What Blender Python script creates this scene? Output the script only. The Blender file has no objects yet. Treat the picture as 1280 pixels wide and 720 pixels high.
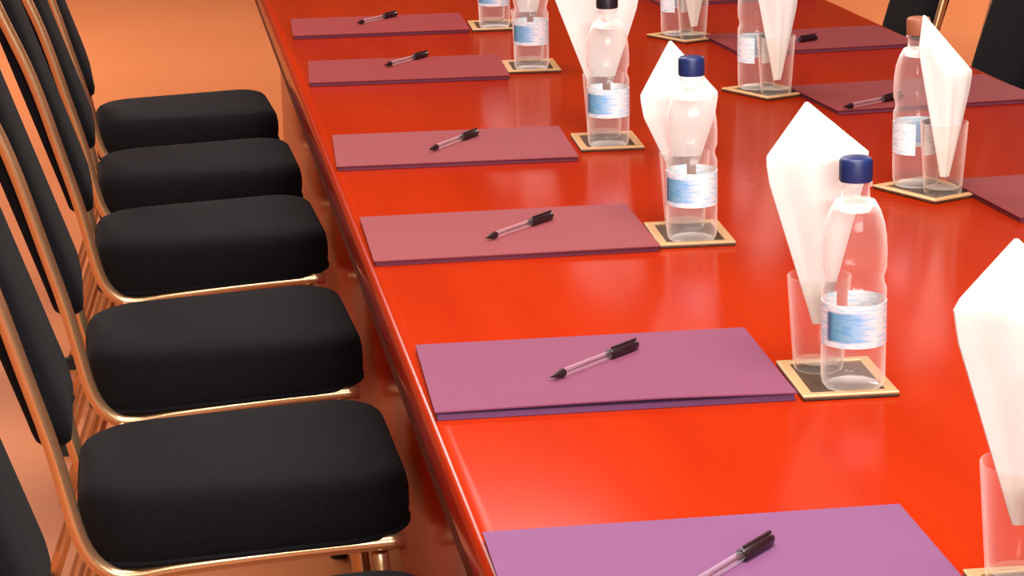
import bpy, bmesh, math, random
from mathutils import Vector, Matrix
random.seed(7)
COL = bpy.context.scene.collection
SC = bpy.context.scene
PI = math.pi
TZ = 0.74            # table-top height
TW = 1.152           # table width (x = 0 .. TW)

# ------------------------------------------------------------------ materials
def newmat(name):
    m = bpy.data.materials.new(name); m.use_nodes = True
    nt = m.node_tree
    return m, nt, nt.nodes['Principled BSDF']

def mat(name, col, rough=.5, metal=0., spec=.5, noise=None, bump=None, sheen=0., coat=0.):
    m, nt, b = newmat(name)
    b.inputs['Base Color'].default_value = (*col, 1)
    b.inputs['Roughness'].default_value = rough
    b.inputs['Metallic'].default_value = metal
    b.inputs['Specular IOR Level'].default_value = spec
    b.inputs['Coat Weight'].default_value = coat
    if sheen:
        b.inputs['Sheen Weight'].default_value = sheen
        b.inputs['Sheen Roughness'].default_value = .5
    tc = nt.nodes.new('ShaderNodeTexCoord')
    if noise:
        scale, c2, vec = noise
        mp = nt.nodes.new('ShaderNodeMapping'); mp.inputs['Scale'].default_value = vec
        nz = nt.nodes.new('ShaderNodeTexNoise'); nz.inputs['Scale'].default_value = scale
        nz.inputs['Detail'].default_value = 5
        rp = nt.nodes.new('ShaderNodeValToRGB')
        rp.color_ramp.elements[0].position = .35; rp.color_ramp.elements[1].position = .68
        rp.color_ramp.elements[0].color = (*col, 1); rp.color_ramp.elements[1].color = (*c2, 1)
        L = nt.links
        L.new(tc.outputs['Object'], mp.inputs['Vector']); L.new(mp.outputs['Vector'], nz.inputs['Vector'])
        L.new(nz.outputs['Fac'], rp.inputs['Fac']); L.new(rp.outputs['Color'], b.inputs['Base Color'])
    if bump:
        scale, strength = bump
        nz = nt.nodes.new('ShaderNodeTexNoise'); nz.inputs['Scale'].default_value = scale
        bp = nt.nodes.new('ShaderNodeBump'); bp.inputs['Strength'].default_value = strength
        bp.inputs['Distance'].default_value = .002
        nt.links.new(tc.outputs['Object'], nz.inputs['Vector'])
        nt.links.new(nz.outputs['Fac'], bp.inputs['Height']); nt.links.new(bp.outputs['Normal'], b.inputs['Normal'])
    return m

def clear(name, tint, edge, gloss=.08, body=(1, 1, 1), bodyfac=0., shine=.015, power=3.):
    """thin clear plastic or glass: see-through face on, bright and shiny towards its edges"""
    m = bpy.data.materials.new(name); m.use_nodes = True
    nt = m.node_tree; nt.nodes.clear(); N = nt.nodes.new; L = nt.links
    out = N('ShaderNodeOutputMaterial')
    tr = N('ShaderNodeBsdfTransparent'); tr.inputs['Color'].default_value = (*tint, 1)
    gl = N('ShaderNodeBsdfGlossy'); gl.inputs['Roughness'].default_value = gloss
    df = N('ShaderNodeBsdfTranslucent'); df.inputs['Color'].default_value = (*body, 1)
    d2 = N('ShaderNodeBsdfDiffuse'); d2.inputs['Color'].default_value = (*body, 1)
    ds = N('ShaderNodeAddShader'); L.new(df.outputs[0], ds.inputs[0]); L.new(d2.outputs[0], ds.inputs[1])
    lw = N('ShaderNodeLayerWeight'); lw.inputs['Blend'].default_value = .5
    m1 = N('ShaderNodeMixShader'); m1.inputs['Fac'].default_value = bodyfac
    L.new(tr.outputs[0], m1.inputs[1]); L.new(ds.outputs[0], m1.inputs[2])
    po = N('ShaderNodeMath'); po.operation = 'POWER'; po.inputs[1].default_value = power
    ma = N('ShaderNodeMath'); ma.operation = 'MULTIPLY_ADD'; ma.inputs[1].default_value = edge; ma.inputs[2].default_value = shine
    L.new(lw.outputs['Facing'], po.inputs[0]); L.new(po.outputs[0], ma.inputs[0])
    mg = N('ShaderNodeMixShader'); mg.inputs['Fac'].default_value = .6
    L.new(gl.outputs[0], mg.inputs[1]); L.new(ds.outputs[0], mg.inputs[2])
    m2 = N('ShaderNodeMixShader')
    L.new(ma.outputs[0], m2.inputs['Fac']); L.new(m1.outputs[0], m2.inputs[1]); L.new(mg.outputs[0], m2.inputs[2])
    L.new(m2.outputs[0], out.inputs['Surface'])
    return m

M = {}
M['table'] = mat('red_laminate', (.375, .0220, .0026), .18, spec=.04, noise=(2.2, (.325, .0165, .002), (5, .45, 5)))
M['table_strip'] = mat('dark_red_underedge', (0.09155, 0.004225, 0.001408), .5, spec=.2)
M['floor'] = mat('orange_floor', (.545, .186, .073), .35, spec=.15, noise=(1.3, (.515, .168, .064), (1, 1, 1)))
M['wall'] = mat('peach_wall', (.26, .105, .05), .8, spec=.1)
M['ceiling'] = mat('cream_ceiling', (0.5634, 0.507, 0.4366), .9, spec=.1)
M['trim'] = mat('brown_skirting', (0.1549, 0.04225, 0.01761), .5)
M['fabric'] = mat('black_fabric', (.0052, .0048, .0066), .85, spec=.09, sheen=.02, bump=(420, .5), noise=(160, (.0078, .0068, .0088), (1, 1, 1)))
M['gold'] = mat('gold_tube', (.72, .47, .25), .26, metal=.85, spec=.5)
M['foot'] = mat('dark_rubber', (.02, .018, .017), .7)
M['lilac'] = mat('lilac_cover', (.175, .066, .158), .6, spec=.12)
M['orchid'] = mat('orchid_cover', (.195, .054, .108), .6, spec=.12)  # same paper as lilac; first step of the light shift, painted in
M['dusky'] = mat('dusky_cover', (.185, .028, .031), .6, spec=.12)  # same paper; dimmer light of the right row put into its colour
M['mauve'] = mat('mauve_cover', (.245, .056, .066), .6, spec=.12)  # same paper, with red bounce from the table put into its colour
M['rose'] = mat('rose_cover', (.218, .033, .036), .6, spec=.12)  # far copy of the same paper, light falloff put into its colour
M['pages'] = mat('purple_pages', (0.1549, 0.06338, 0.169), .7, spec=.2)
M['pages_rose'] = mat('wine_pages', (0.1408, 0.02817, 0.05634), .7, spec=.2)  # same pages, red-tinted light put into their colour
M['pen_dark'] = mat('dark_plastic', (.018, .006, .010), .3)
M['pen_clear'] = clear('clear_pen_plastic', (.97, .93, .95), .35, .1)
M['ink'] = mat('dark_ink', (.16, .05, .08), .4)
M['napkin'] = mat('white_napkin', (.95, .95, .93), .9, spec=.1, bump=(240, .15))
_b = M['napkin'].node_tree; _t = _b.nodes.new('ShaderNodeBsdfTranslucent'); _t.inputs['Color'].default_value = (.95, .95, .93, 1)
_m = _b.nodes.new('ShaderNodeMixShader'); _m.inputs['Fac'].default_value = .3
_b.links.new(_b.nodes['Principled BSDF'].outputs[0], _m.inputs[1]); _b.links.new(_t.outputs[0], _m.inputs[2])
_b.links.new(_m.outputs[0], _b.nodes['Material Output'].inputs['Surface'])
M['glass'] = clear('clear_glass', (.97, .96, .94), .62, .03, (1, .98, .95), 0., .025)
M['pet'] = clear('clear_bottle_plastic', (.99, .99, .99), .95, .05, (.97, .95, .93), .015, .045, 2.6)
M['water'] = clear('still_water', (.985, .985, .985), .12, .02, (.9, .92, .95), .0)
M['cap'] = mat('blue_cap', (0.008451, 0.02254, 0.1127), .4)
M['cap_amber'] = mat('amber_cap', (.33, .11, .055), .45)
M['cap_dark'] = mat('black_cap', (.012, .010, .016), .4)
M['tray'] = mat('dark_brown_coaster', (0.03521, 0.01549, 0.006338), .45, noise=(60, (0.06338, 0.03169, 0.01268), (1, 1, 1)))
M['tray_rim'] = mat('cream_gold_rim', (0.5775, 0.3521, 0.169), .4, metal=.25)

def label_mat():
    m, nt, b = newmat('bottle_label'); N = nt.nodes.new; L = nt.links
    b.inputs['Roughness'].default_value = .4
    tc = N('ShaderNodeTexCoord'); sp = N('ShaderNodeSeparateXYZ'); L.new(tc.outputs['UV'], sp.inputs[0])
    r1 = N('ShaderNodeValToRGB'); e = r1.color_ramp.elements     # round the bottle
    W = (.86, .88, .92, 1); B = (.33, .58, .88, 1); C = (.12, .38, .56, 1)
    e[0].position = 0; e[0].color = W; e[1].position = 1; e[1].color = W
    for p, c in ((.27, W), (.295, (.05, .09, .22, 1)), (.325, C), (.46, B), (.55, W)):
        x = e.new(p); x.color = c
    L.new(sp.outputs['X'], r1.inputs['Fac'])
    r2 = N('ShaderNodeValToRGB'); e = r2.color_ramp.elements     # up the bottle
    e[0].position = 0; e[0].color = (0, 0, 0, 1); e[1].position = 1; e[1].color = (0, 0, 0, 1)
    for p, v in ((.10, 0), (.16, 1), (.80, 1), (.86, 0)):
        x = e.new(p); x.color = (v, v, v, 1)
    L.new(sp.outputs['Y'], r2.inputs['Fac'])
    nz = N('ShaderNodeTexNoise'); nz.inputs['Scale'].default_value = 14; nz.inputs['Detail'].default_value = 1
    L.new(tc.outputs['UV'], nz.inputs['Vector'])
    r3 = N('ShaderNodeValToRGB'); r3.color_ramp.elements[0].position = .50; r3.color_ramp.elements[1].position = .58
    r3.color_ramp.elements[0].color = (1, 1, 1, 1); r3.color_ramp.elements[1].color = (.62, .86, 1., 1)
    L.new(nz.outputs['Fac'], r3.inputs['Fac'])
    mx = N('ShaderNodeMix'); mx.data_type = 'RGBA'; mx.inputs['A'].default_value = W
    L.new(r2.outputs['Color'], mx.inputs['Factor']); L.new(r1.outputs['Color'], mx.inputs['B'])
    mm = N('ShaderNodeMix'); mm.data_type = 'RGBA'; mm.blend_type = 'MULTIPLY'; mm.inputs['Factor'].default_value = 1
    L.new(mx.outputs['Result'], mm.inputs['A']); L.new(r3.outputs['Color'], mm.inputs['B'])
    L.new(mm.outputs['Result'], b.inputs['Base Color'])
    return m
M['label'] = label_mat()

# ------------------------------------------------------------------ mesh helpers
def obj(name, bm, m, parent=None, smooth=False):
    me = bpy.data.meshes.new(name)
    bmesh.ops.recalc_face_normals(bm, faces=bm.faces)
    bm.to_mesh(me); bm.free()
    if smooth:
        for p in me.polygons: p.use_smooth = True
        if smooth != True:
            me.set_sharp_from_angle(angle=math.radians(smooth))
    o = bpy.data.objects.new(name, me); COL.objects.link(o)
    me.materials.append(m)
    if parent: o.parent = parent
    return o

def box(bm, x0, x1, y0, y1, z0, z1, bev=0., seg=2):
    r = bmesh.ops.create_cube(bm, size=1)
    vs = r['verts']
    for v in vs:
        v.co = Vector(((x0+x1)/2 + v.co.x*(x1-x0), (y0+y1)/2 + v.co.y*(y1-y0), (z0+z1)/2 + v.co.z*(z1-z0)))
    if bev:
        es = list({e for v in vs for e in v.link_edges})
        bmesh.ops.bevel(bm, geom=es, offset=bev, segments=seg, affect='EDGES', profile=.5)

def loft(bm, rings, cap0=True, cap1=True, closed=True):
    rows = [[bm.verts.new(p) for p in r] for r in rings]
    n = len(rows[0])
    for a, b in zip(rows, rows[1:]):
        for i in range(n if closed else n-1):
            j = (i+1) % n
            bm.faces.new((a[i], a[j], b[j], b[i]))
    if cap0: bm.faces.new(rows[0][::-1])
    if cap1: bm.faces.new(rows[-1])
    return rows

def lathe(bm, prof, n=40, cap0=True, cap1=True, rib=None):
    rings = []
    for r, z in prof:
        ring = []
        for i in range(n):
            a = 2*PI*i/n
            rr = r
            if rib: rr = r + rib(a, z)
            ring.append((rr*math.cos(a), rr*math.sin(a), z))
        rings.append(ring)
    loft(bm, rings, cap0, cap1)

def smooth_path(pts, sub=5):
    P = [Vector(p) for p in pts]; out = []
    for i in range(len(P)-1):
        p0 = P[max(i-1, 0)]; p1 = P[i]; p2 = P[i+1]; p3 = P[min(i+2, len(P)-1)]
        for k in range(sub):
            t = k/sub
            out.append(.5*((2*p1) + (p2-p0)*t + (2*p0-5*p1+4*p2-p3)*t*t + (3*p1-p0-3*p2+p3)*t**3))
    out.append(P[-1]); return out

def tube(bm, pts, rx, ry=None, n=12, side=Vector((0, 1, 0))):
    ry = ry or rx
    rings = []
    for i, p in enumerate(pts):
        t = (pts[min(i+1, len(pts)-1)] - pts[max(i-1, 0)]).normalized()
        s = side - t*side.dot(t)
        if s.length < 1e-4: s = Vector((1, 0, 0)) - t*t.x
        s.normalize(); u = t.cross(s)
        rings.append([p + s*rx*math.cos(2*PI*k/n) + u*ry*math.sin(2*PI*k/n) for k in range(n)])
    loft(bm, rings)

def rrect(x0, x1, y0, y1, rad, z, n=6, inset=0.):
    """outline of a rectangle with its own radius at each corner: rad = (++, -+, --, +-)"""
    out = []
    x0 += inset; x1 -= inset; y0 += inset; y1 -= inset
    for (cx, cy, a0), r in zip(((x1, y1, 0), (x0, y1, PI/2), (x0, y0, PI), (x1, y0, 1.5*PI)), rad):
        r = max(r-inset, .004)
        ox = cx - r if cx == x1 else cx + r
        oy = cy - r if cy == y1 else cy + r
        for k in range(n+1):
            a = a0 + PI/2*k/n
            out.append(Vector((ox + r*math.cos(a), oy + r*math.sin(a), z)))
    return out

def tag(o, label, cat, group=None):
    o['label'] = label; o['category'] = cat
    if group: o['group'] = group
    return o

def empty(name, loc=(0, 0, 0), rz=0.):
    o = bpy.data.objects.new(name, None); COL.objects.link(o)
    o.empty_display_size = .05
    o.location = loc; o.rotation_euler = (0, 0, rz)
    return o

def copy_tree(o, parent=None):
    kids = list(o.children)
    c = o.copy(); COL.objects.link(c)
    if parent: c.parent = parent
    for k in kids: copy_tree(k, c)
    return c

def struct(o):
    o['kind'] = 'structure'; return o

# ------------------------------------------------------------------ the room
RX0, RX1, RY0, RY1, RZ = -2.8, 5.2, -2.2, 13.6, 2.9
def room_box(name, m, *a):
    bm = bmesh.new(); box(bm, *a); return struct(obj(name, bm, m))
room_box('floor', M['floor'], RX0-.1, RX1+.1, RY0-.1, RY1+.1, -.1, 0)
room_box('ceiling', M['ceiling'], RX0-.1, RX1+.1, RY0-.1, RY1+.1, RZ, RZ+.1)
room_box('wall_left', M['wall'], RX0-.1, RX0, RY0, RY1, 0, RZ)
room_box('wall_right', M['wall'], RX1, RX1+.1, RY0, RY1, 0, RZ)
room_box('wall_back', M['wall'], RX0-.1, RX1+.1, RY0-.1, RY0, 0, RZ)
room_box('wall_far', M['wall'], RX0-.1, RX1+.1, RY1, RY1+.1, 0, RZ)
room_box('baseboard_far', M['trim'], RX0, RX1, RY1-.015, RY1, 0, .1)
room_box('baseboard_left', M['trim'], RX0, RX0+.015, RY0, RY1-.015, 0, .1)
room_box('baseboard_right', M['trim'], RX1-.015, RX1, RY0, RY1-.015, 0, .1)

# ------------------------------------------------------------------ the conference table
TY0, TY1 = .62, 6.05
table = tag(empty('conference_table', (TW/2, (TY0+TY1)/2, 0)), 'long glossy red-orange conference table carrying all the place settings', 'table')
hx, hy = TW/2, (TY1-TY0)/2
bm = bmesh.new()
rings = []
for ins, z in ((.006, TZ-.042), (.001, TZ-.038), (0, TZ-.032), (0, TZ-.012), (.0012, TZ-.006), (.004, TZ-.002), (.009, TZ)):
    rings.append(rrect(-hx, hx, -hy, hy, (.03,)*4, z, 5, ins))
loft(bm, rings)
obj('tabletop', bm, M['table'], table, 40)
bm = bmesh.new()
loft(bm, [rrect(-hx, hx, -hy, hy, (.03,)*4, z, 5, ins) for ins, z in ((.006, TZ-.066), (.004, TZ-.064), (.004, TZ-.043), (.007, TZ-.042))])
obj('under_edge', bm, M['table_strip'], table, 40)  # dark band standing in for the shadow line below the slab
for sx in (-1, 1):
    bm = bmesh.new(); xa, xb = sorted((sx*(hx-.060), sx*(hx-.080)))
    box(bm, xa, xb, -hy+.22, hy-.42, .24, TZ-.066, .003)
    obj('side_panel', bm, M['table'], table)
for yy in (-hy+.35, 0, hy-.35):
    bm = bmesh.new(); box(bm, -hx+.26, hx-.26, yy-.02, yy+.02, 0, TZ-.066, .003)
    obj('leg', bm, M['table'], table)
bm = bmesh.new(); box(bm, -.012, .012, -hy+.371, -.021, .20, TZ-.066, .002)
box(bm, -.012, .012, .021, hy-.371, .20, TZ-.066, .002)
obj('modesty_panel', bm, M['table'], table)

# ------------------------------------------------------------------ chairs
SX0, SX1, SW = -.362, .037, .186
def taper(x): return 1 - .20*min(1, max(0, (SX1-x)/.40))
def shape_seat(rings):
    for r in rings:
        for p in r:
            k = min(1, max(0, (SX1-p.x)/.40))
            p.y *= taper(p.x)
            p.z -= .022*k*min(1, max(0, (.470-p.z)/.075)) + .005*k
    return rings
def make_chair():
    t = empty('banquet_chair')
    # seat cushion
    bm = bmesh.new(); rings = []
    R = (.075, .090, .090, .075)
    for ins, z in ((.014, .392), (.004, .394), (0, .402), (-.003, .42), (-.003, .438), (0, .455), (.003, .462), (.010, .468), (.022, .472), (.060, .475), (.12, .477)):
        rings.append(rrect(SX0, SX1, -SW, SW, R, z, 7, ins))
    loft(bm, shape_seat(rings)); obj('seat', bm, M['fabric'], t, True)
    # piping under the cushion edge
    bm = bmesh.new()
    pts = shape_seat([rrect(SX0, SX1, -SW, SW, R, .399, 7, -.001)])[0]; pts.append(pts[0].copy())
    tube(bm, pts, .0035, n=6, side=Vector((0, 0, 1))); obj('piping', bm, M['fabric'], t, True)
    # side tubes: seat rail that bends up into the back post; they meet in an arch on top
    side = [(.026, .389), (-.10, .382), (-.24, .370), (-.300, .362), (-.334, .370), (-.362, .412), (-.385, .52), (-.412, .62), (-.452, .76), (-.495, .87), (-.512, .915)]
    for s in (-1, 1):
        P = smooth_path([(x, s*.176*taper(x), z) for x, z in side], 5)
        bm = bmesh.new(); tube(bm, P, .0082, .0098, 12); obj('side_rail', bm, M['gold'], t, True)
    P = smooth_path([(-.512, -.141, .915), (-.522, -.134, .943), (-.530, -.110, .962), (-.534, -.07, .970), (-.535, 0, .972), (-.534, .07, .970), (-.530, .110, .962), (-.522, .134, .943), (-.512, .141, .915)], 5)
    bm = bmesh.new(); tube(bm, P, .0090, .0090, 12, Vector((1, 0, .3))); obj('top_rail', bm, M['gold'], t, True)
    # cross bars under the seat
    for x in (-.02, -.29):
        bm = bmesh.new()
        q = .176*taper(x); zc = .386 + (x+.02)*.06
        tube(bm, [Vector((x, -q, zc)), Vector((x, 0, zc)), Vector((x, q, zc))], .008, n=10, side=Vector((1, 0, 0)))
        obj('cross_bar', bm, M['gold'], t, True)
    # backrest cushion, leaning with the posts
    def post(z):
        zz = [p[1] for p in side[5:]] + [.965]; xx = [p[0] for p in side[5:]] + [-.532]
        for i in range(len(zz)-1):
            if z <= zz[i+1] or i == len(zz)-2:
                k = (z-zz[i])/(zz[i+1]-zz[i]); return xx[i] + k*(xx[i+1]-xx[i])
    bm = bmesh.new(); rings = []
    for ins, d in ((.02, -.020), (.006, -.019), (0, -.012), (0, .010), (.006, .020), (.02, .026), (.05, .030), (.09, .031)):
        o2 = rrect(.515, .955, -.130, .130, (.06, .045, .045, .06), 0, 7, ins)
        rings.append([Vector((post(p.x) + d, p.y, p.x)) for p in o2])
    loft(bm, rings); obj('backrest', bm, M['fabric'], t, True)
    for s in (-1, 1):
        for nm, a, b in (('f', (-.005, .375), (.022, .012)), ('r', (-.318, .362), (-.445, .012))):
            bm = bmesh.new()
            A = Vector((a[0], s*.176*taper(a[0]), a[1])); B = Vector((b[0], s*.178*taper(b[0]), b[1]))
            tube(bm, [A.lerp(B, k/6) for k in range(7)], .0105, n=12)
            lg = obj('leg', bm, M['gold'], t, True)
            bm = bmesh.new(); bmesh.ops.create_cone(bm, cap_ends=True, segments=16, radius1=.015, radius2=.0125, depth=.024,
                                                     matrix=Matrix.Translation((b[0], s*.178*taper(b[0]), .012)))
            obj('foot_cap', bm, M['foot'], lg)
    return t

chair0 = make_chair()
CG_L, CG_R = 'chairs along the left side of the table', 'chairs along the right side of the table'
# y of the chair centre, small slide towards or away from the table, label
left_chairs = [
    (2.215, 0., .02, 'nearest black chair, mostly cut off at the bottom left of the picture'),
    (2.848, .006, .02, 'black gold-framed chair at lower left with the largest seat in view'),
    (3.474, .004, .04, 'third black chair from the front along the left table side'),
    (4.168, .006, .04, 'fourth black chair from the front along the left table side'),
    (4.748, .0, .03, 'black chair directly in front of the farthest left one'),
    (5.372, -.014, .05, 'farthest left black chair, its seat outlined against bare orange floor'),
]
used = False
for y, dx, rz, lab in left_chairs:
    c = chair0 if not used else copy_tree(chair0); used = True
    c.location = (dx, y, 0); c.rotation_euler = (0, 0, rz); tag(c, lab, 'chair', CG_L)
for y, dx, lab in [(4.75, .022, 'nearer black chair back beyond the right table edge, cut by the frame'),
                   (5.395, .022, 'farther black chair back beyond the right table edge at top')]:
    c = copy_tree(chair0); c.location = (TW+dx, y, 0); c.rotation_euler = (0, 0, PI+.08); tag(c, lab, 'chair', CG_R)

# ------------------------------------------------------------------ place settings
PW, PDD, PH = .34, .235, .0075
def make_pad(curl, cm, pm):
    t = empty('notepad')
    bm = bmesh.new(); box(bm, .002, PW-.002, .002, PDD-.002, 0, PH-.0016, .0006, 1); obj('page_block', bm, pm, t)
    nx, ny = 28, 14
    bm = bmesh.new(); top = []; bot = []
    for j in range(ny+1):
        rt = []; rb = []
        for i in range(nx+1):
            u, v = i/nx, j/ny
            lift = curl*max(0, 1-v/.35)**2*(.35+.65*math.sin(PI*min(1, u*1.1))**2*(1 if u < .9 else .8))
            z = PH - .0014 + lift + .0006*math.sin(9*u+1)*(1-v)*min(1, curl/.004)
            z = max(z, PH-.0014)
            rt.append(bm.verts.new((u*PW, v*PDD, z+.0014))); rb.append(bm.verts.new((u*PW, v*PDD, z)))
        top.append(rt); bot.append(rb)
    for j in range(ny):
        for i in range(nx):
            bm.faces.new((top[j][i], top[j][i+1], top[j+1][i+1], top[j+1][i]))
            bm.faces.new((bot[j][i], bot[j+1][i], bot[j+1][i+1], bot[j][i+1]))
    for j in range(ny):
        bm.faces.new((top[j][0], top[j+1][0], bot[j+1][0], bot[j][0])); bm.faces.new((top[j][nx], bot[j][nx], bot[j+1][nx], top[j+1][nx]))
    for i in range(nx):
        bm.faces.new((top[0][i], bot[0][i], bot[0][i+1], top[0][i+1])); bm.faces.new((top[ny][i], top[ny][i+1], bot[ny][i+1], bot[ny][i]))
    obj('cover', bm, cm, t, 50)
    return t

def make_pen():
    t = empty('ballpoint_pen')          # along local x, cap end at +, origin on the axis underside
    r = .0046
    def cyl(bm, prof, n=16):
        loft(bm, [[(x, rr*math.cos(2*PI*k/n), r + rr*math.sin(2*PI*k/n)) for k in range(n)] for x, rr in prof])
    bm = bmesh.new(); cyl(bm, [(-.052, .0036), (-.05, .0040), (.03, .0040)], 6); obj('barrel', bm, M['pen_clear'], t)
    bm = bmesh.new(); cyl(bm, [(-.052, .0011), (.03, .0011)], 10); obj('ink_tube', bm, M['ink'], t, True)
    bm = bmesh.new(); cyl(bm, [(-.0705, .0005), (-.068, .0012), (-.064, .0020), (-.058, .0036), (-.052, .0042), (-.050, .0042)]); obj('tip', bm, M['pen_dark'], t, 40)
    bm = bmesh.new(); cyl(bm, [(.024, .0046), (.025, .0052), (.058, .0055), (.066, .0050), (.070, .0034), (.0715, .0012)])
    cp = obj('cap', bm, M['pen_dark'], t, 40)
    bm = bmesh.new(); box(bm, .028, .068, -.0013, .0013, .0098, .0114, .0004, 1); box(bm, .062, .068, -.0013, .0013, .008, .0112)
    obj('clip', bm, M['pen_dark'], cp)
    return t

def make_bottle(capm):
    t = empty('water_bottle')
    H0 = .200
    prof = [(.0235, .0025), (.0265, .0), (.0290, .0025), (.0302, .008), (.0305, .014), (.0305, .040), (.0298, .043), (.0298, .086), (.0305, .089),
            (.0305, .096), (.0285, .101), (.0275, .106), (.0285, .111), (.0305, .116), (.0308, .130), (.0300, .145), (.0280, .158), (.0240, .170), (.0185, .180),
            (.0142, .170), (.0130, .191), (.0130, .194), (.0155, .1945), (.0155, .197), (.0128, .1975), (.0128, H0)]
    def rib(a, z):
        if .112 < z < .165: return -.0010*(.5+.5*math.cos(8*a))
        if z < .03: return -.0007*(.5+.5*math.cos(10*a))
        return 0
    bm = bmesh.new(); lathe(bm, prof, 56, True, False, rib); obj('bottle_body', bm, M['pet'], t, True)
    pw = [(max(r-.0012, .002), z+.0014) for r, z in prof if z < .176]
    bm = bmesh.new(); lathe(bm, pw, 40); obj('water', bm, M['water'], t, 60)
    bm = bmesh.new()
    lathe(bm, [(.0150, .1985), (.0152, .2005), (.0152, .217), (.0145, .2195), (.0125, .2208)], 48, True, True, lambda a, z: .0004*math.cos(24*a) if .2 < z < .218 else 0)
    obj('cap', bm, capm, t, 50)
    # wrap-round label with a small gap at the back
    bm = bmesh.new(); uv = bm.loops.layers.uv.new('UVMap'); n = 44; R = .0309
    cols = []
    for i in range(n+1):
        a = PI + 2*PI*.94*(i/n)
        cols.append([bm.verts.new((rr*math.cos(a), rr*math.sin(a), z)) for rr, z in ((R-.0006, .044), (R, .044), (R, .085), (R-.0006, .085))])
    for i in range(n):
        for k in range(4):
            l = (k+1) % 4
            f = bm.faces.new((cols[i][k], cols[i+1][k], cols[i+1][l], cols[i][l]))
            for lp in f.loops:
                v = lp.vert
                ci = i if v in cols[i] else i+1
                lp[uv].uv = (ci/n, (v.co.z-.044)/.041)
    bm.faces.new(cols[0]); bm.faces.new(cols[-1][::-1])
    obj('label', bm, M['label'], t, 50)
    return t

def make_glass():
    bm = bmesh.new()
    lathe(bm, [(.0215, 0), (.0235, .0015), (.0246, .006), (.0308, .092), (.0306, .0935), (.0300, .0935), (.0294, .092), (.0236, .012), (.0215, .0085), (.010, .0075)], 44)
    return obj('drinking_glass', bm, M['glass'], None, 50)

def make_napkin(tip, left, peak, right, depth=.017, lean=0.):
    """napkin folded to a pleated kite that narrows to its tip; (x, z) of each corner, z above the glass foot"""
    bm = bmesh.new()
    nz_, nx = 26, 20
    def edge(corner, z, sgn):
        if z <= corner[1]:
            zl = corner[1] - .026                         # the fold at the corner is blunt
            if z > zl: return corner[0] - sgn*.004*(corner[1]-z)/.026
            k = (z-tip[1])/(zl-tip[1]); return tip[0]+sgn*.006 + k*(corner[0]-sgn*.004-tip[0]-sgn*.006)
        k = (z-corner[1])/(peak[1]-corner[1]); return corner[0] + k*(peak[0]+sgn*.0015-corner[0])
    def sheet(y_of, sc=1., zs=1., th=.0012, dx=0.):
        F, B = [], []
        for j in range(nz_+1):
            z = tip[1] + (peak[1]-tip[1])*j/nz_
            xl, xr = edge(left, z, -1), edge(right, z, 1)
            rf, rb = [], []
            for i in range(nx+1):
                s = i/nx
                x = xl + (xr-xl)*s
                xx = tip[0] + dx*(z-tip[1])/(peak[1]-tip[1]) + (x-tip[0])*sc
                zz = tip[1] + (z-tip[1])*zs
                y = y_of(s*2-1, (z-tip[1])/(peak[1]-tip[1]), xr-xl)
                rf.append(bm.verts.new((xx, y, zz))); rb.append(bm.verts.new((xx, y+th, zz)))
            F.append(rf); B.append(rb)
        for j in range(nz_):
            for i in range(nx):
                bm.faces.new((F[j][i], F[j][i+1], F[j+1][i+1], F[j+1][i])); bm.faces.new((B[j][i], B[j+1][i], B[j+1][i+1], B[j][i+1]))
            bm.faces.new((F[j][0], F[j+1][0], B[j+1][0], B[j][0])); bm.faces.new((F[j][nx], B[j][nx], B[j+1][nx], F[j+1][nx]))
        for i in range(nx):
            bm.faces.new((F[0][i], B[0][i], B[0][i+1], F[0][i+1])); bm.faces.new((F[nz_][i], F[nz_][i+1], B[nz_][i+1], B[nz_][i]))
    W = right[0]-left[0]
    def tri(q): return abs((q % 2)-1)
    # rear leaf, bowed; front leaf, bowed the other way with two pleats; a short inner leaf between them
    sheet(lambda s, t, w: depth*.7*(1-s*s)*(w/W) + lean*t)
    sheet(lambda s, t, w: -depth*(1-abs(s)**1.6)*(w/W) - .0035*tri(s*2.2+t*.8)*(w/W) + lean*t)
    sheet(lambda s, t, w: -depth*.15*(1-s*s)*(w/W) + .002*math.sin(3*s+4*t) + lean*t, .80, .93, .0012, .006)
    return obj('folded_napkin', bm, M['napkin'], None, 35)

def make_tray():
    t = empty('coaster_tray')
    bm = bmesh.new(); a, b = .046, .060
    box(bm, -a, a, -b, b, 0, .0035, .001, 1); obj('base', bm, M['tray'], t)
    bm = bmesh.new(); w = .0105; h0, h1 = .0035, .0058
    def ring(x, y, z): return [Vector((x, y, z)), Vector((-x, y, z)), Vector((-x, -y, z)), Vector((x, -y, z))]
    rows = [ring(a, b, h0), ring(a, b, h1-.0008), ring(a-.001, b-.001, h1), ring(a-w+.001, b-w+.001, h1), ring(a-w, b-w, h1-.0008), ring(a-w, b-w, h0)]
    rr = loft(bm, rows, False, False)
    for i in range(4):
        j = (i+1) % 4; bm.faces.new((rr[-1][i], rr[-1][j], rr[0][j], rr[0][i]))
    obj('rim', bm, M['tray_rim'], t)
    return t

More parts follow.
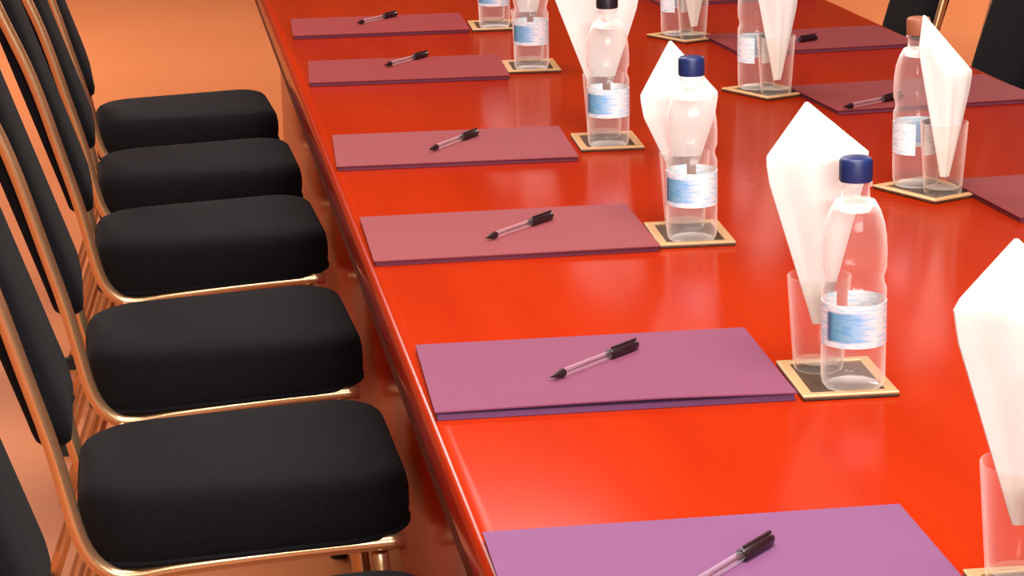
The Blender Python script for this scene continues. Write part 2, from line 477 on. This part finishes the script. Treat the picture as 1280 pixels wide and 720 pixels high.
PADS = [  # x, y, turn, curl, cover, pages, label
    (.0010, 1.4987, -.0212, .000, 'lilac', 'pages', 'nearest lilac notepad, cut off by the bottom of the picture'),
    (.0065, 2.0471, -.0364, .004, 'orchid', 'pages', 'orchid-pink notepad with a lifted near edge, second from the front'),
    (.0078, 2.6461, -.0191, .000, 'mauve', 'pages_rose', 'pink-mauve notepad, third from the front on the left'),
    (.0097, 3.2068, -.0528, .000, 'mauve', 'pages_rose', 'pink-mauve notepad, fourth from the front on the left'),
    (.0211, 3.9222, -.0604, .000, 'rose', 'pages_rose', 'rose notepad, second from the far end on the left'),
    (.0286, 4.4721, -.0448, .000, 'rose', 'pages_rose', 'farthest left rose notepad at the top of the picture'),
    (.8050, 2.6760, .0500, .000, 'dusky', 'pages_rose', 'dusky rose notepad cut off by the right edge of the picture'),
    (.7974, 3.4329, .0644, .000, 'dusky', 'pages_rose', 'dusky rose notepad half hidden behind an upright napkin on the right'),
    (.7931, 4.0237, .0528, .000, 'dusky', 'pages_rose', 'dusky rose notepad at the right table edge below a black chair back'),
    (.7950, 4.7000, .0500, .000, 'dusky', 'pages_rose', 'farthest right notepad, a sliver at the top of the picture'),
]
for x, y, a, curl, cm, pm, lab in PADS:
    p = make_pad(curl, M[cm], M[pm]); p.location = (x, y, TZ); p.rotation_euler = (0, 0, a)
    tag(p, lab, 'notepad', 'notepads set out along the table')

PENS = [((.223, 1.662), (.143, 1.581), 'dark pen on the nearest lilac notepad', 0),
        ((.232, 2.218), (.122, 2.118), 'clear pen with dark cap on the pink notepad with the lifted edge', .003),
        ((.247, 2.811), (.138, 2.698), 'clear pen with dark cap on the third notepad from the front', 0),
        ((.233, 3.383), (.136, 3.254), 'clear pen with dark cap on the fourth notepad from the front', 0),
        ((.250, 4.149), (.160, 4.038), 'dark-capped pen on the second farthest left notepad', 0),
        ((.251, 4.684), (.167, 4.582), 'dark-capped pen on the farthest left notepad', 0),
        ((.925, 3.510), (.826, 3.446), 'dark-capped pen on the right notepad half hidden by a napkin', 0),
        ((.966, 4.135), (.850, 4.070), 'dark-capped pen on the right notepad below the black chair back', 0)]
pen0 = make_pen(); first = True
for A, B, lab, up in PENS:
    p = pen0 if first else copy_tree(pen0); first = False
    dx, dy = A[0]-B[0], A[1]-B[1]; L = math.hypot(dx, dy)
    p.location = (A[0]-dx/L*.0715, A[1]-dy/L*.0715, TZ+PH+.0002)
    p.rotation_euler = (0, 0, math.atan2(dy, dx))
    tag(p, lab, 'pen', 'pens on the notepads')

# glass (x, y), bottle (x, y), napkin corners, napkin turn, label turn, words
KL = dict(tip=(0, .045), left=(-.054, .211), peak=(-.014, .263), right=(.048, .212))
KL1 = dict(tip=(0, .045), left=(-.056, .215), peak=(-.010, .262), right=(.050, .205))
KR = dict(tip=(.002, .022), left=(-.036, .190), peak=(-.030, .232), right=(.036, .158))
KL3 = dict(tip=(0, .045), left=(-.055, .165), peak=(-.017, .230), right=(.042, .165))
KL4 = dict(tip=(-.004, .045), left=(-.076, .235), peak=(0, .290), right=(.055, .215))
KF = dict(tip=(0, .045), left=(-.040, .205), peak=(-.004, .255), right=(.040, .200))
WHERE = [
    ((.383, 1.557), (.402, 1.495), KL1, 0, -1.3, 'cap', 'at the right edge by the nearest notepad'),
    ((.392, 2.124), (.408, 2.062), KL, 0, -1.3, 'cap', 'by the notepad with the lifted edge'),
    ((.401, 2.746), (.395, 2.682), KL3, 0, -1.6, 'cap', 'by the third left notepad'),
    ((.416, 3.345), (.410, 3.280), KL4, 0, -1.5, 'cap_dark', 'by the fourth left notepad'),
    ((.418, 4.050), (.412, 3.986), KF, 0, -1.5, 'cap_dark', 'by the second farthest left notepad'),
    ((.426, 4.560), (.422, 4.496), KF, 0, -1.5, 'cap_dark', 'by the farthest left notepad'),
    ((.765, 2.848), (.749, 2.911), KR, 0, 1.6, 'cap_amber', 'by the notepad at the right picture edge'),
    ((.752, 3.628), (.736, 3.691), KR, 0, 1.6, 'cap_amber', 'by the second right notepad'),
    ((.758, 4.244), (.742, 4.307), KR, 0, 1.6, 'cap_amber', 'by the right notepad below the chair back'),
]
glass0 = make_glass(); tray0 = make_tray(); bot0 = {}
first = True
TH = .0035
for i, (g, b, kw, nr, lr, capk, words) in enumerate(WHERE):
    gl = glass0 if first else glass0.copy()
    if not first: COL.objects.link(gl)
    gl.location = (*g, TZ+TH); tag(gl, 'drinking glass holding a napkin, ' + words, 'glass', 'drinking glasses at the place settings')
    tr = tray0 if first else copy_tree(tray0)
    first = False
    cx, cy = (g[0]+b[0])/2, (g[1]+b[1])/2
    left_side = g[0] < .6
    tr.location = (cx, cy-.004, TZ); tr.rotation_euler = (0, 0, (-.05 if left_side else .42))
    tag(tr, 'dark pale-rimmed coaster under the bottle, ' + words, 'coaster', 'coaster trays under the bottles')
    if capk not in bot0:
        bt = bot0[capk] = make_bottle(M[capk])
    else:
        bt = copy_tree(bot0[capk])
    bt.location = (*b, TZ+TH); bt.rotation_euler = (0, 0, lr)
    tag(bt, ('clear water bottle, ' if i in (0, 4, 5, 7, 8) else 'clear water bottle with a %s cap, ' % {'cap': 'blue', 'cap_dark': 'dark', 'cap_amber': 'brown'}[capk]) + words, 'bottle', 'water bottles at the place settings')
    nk = make_napkin(**kw)
    nk.location = (*g, TZ+TH); nk.rotation_euler = (0, 0, nr)
    tag(nk, 'white pointed napkin standing in a glass, ' + words, 'napkin', 'folded napkins in the glasses')

# ------------------------------------------------------------------ light
def area(name, loc, rot, sx, sy, power, col):
    l = bpy.data.lights.new(name, 'AREA'); l.shape = 'RECTANGLE'; l.size = sx; l.size_y = sy
    l.energy = power; l.color = col
    o = bpy.data.objects.new(name, l); COL.objects.link(o); o.location = loc; o.rotation_euler = rot
    return o
WARM = (1, .96, .90)
area('ceiling_lamp', (.3, 1.6, RZ-.02), (0, 0, 0), 1.6, 1.2, 58, WARM)
area('ceiling_lamp', (-.3, 4.6, RZ-.02), (0, 0, 0), 1.6, 1.2, 40, WARM)
area('ceiling_lamp', (-1.9, 9.2, RZ-.02), (0, 0, 0), 1.0, 2.4, 108, WARM)  # added to brighten the far left floor, offset from table reflections
area('ceiling_lamp', (4.5, 9.2, RZ-.02), (0, 0, 0), 1.0, 2.4, 110, WARM)  # added to brighten the far right floor, without any fitting
area('window_light', (.2, RY0+.03, 1.9), (PI/2-.15, 0, 0), 3.2, 1.6, 160, (1, .97, .92))  # unseen fill behind the camera, added to brighten napkin fronts; no window here

w = bpy.data.worlds.new('world'); SC.world = w; w.use_nodes = True
w.node_tree.nodes['Background'].inputs['Color'].default_value = (1, .85, .7, 1)
w.node_tree.nodes['Background'].inputs['Strength'].default_value = .3

# ------------------------------------------------------------------ camera
R = Vector((0.988053916128273, -0.15251044056732976, -0.022136493433753058))
U = Vector((0.05963385523373299, 0.24592039833984236, 0.9674538547085))
F = Vector((0.14210299832707893, 0.9572166542629376, -0.2520773981699311))
cd = bpy.data.cameras.new('camera'); cam = bpy.data.objects.new('camera', cd); COL.objects.link(cam)
m3 = Matrix((R, U, -F)).transposed()
cam.matrix_world = Matrix.Translation((-0.22319284, 0, 1.40183869)) @ m3.to_4x4()
cd.sensor_width = 36; cd.lens = 2932.4287*36/1280; cd.clip_start = .05
SC.camera = cam
vs = SC.view_settings
vs.view_transform = 'Standard'; vs.look = 'None'; vs.exposure = 0.85; vs.gamma = 1; vs.use_curve_mapping = False
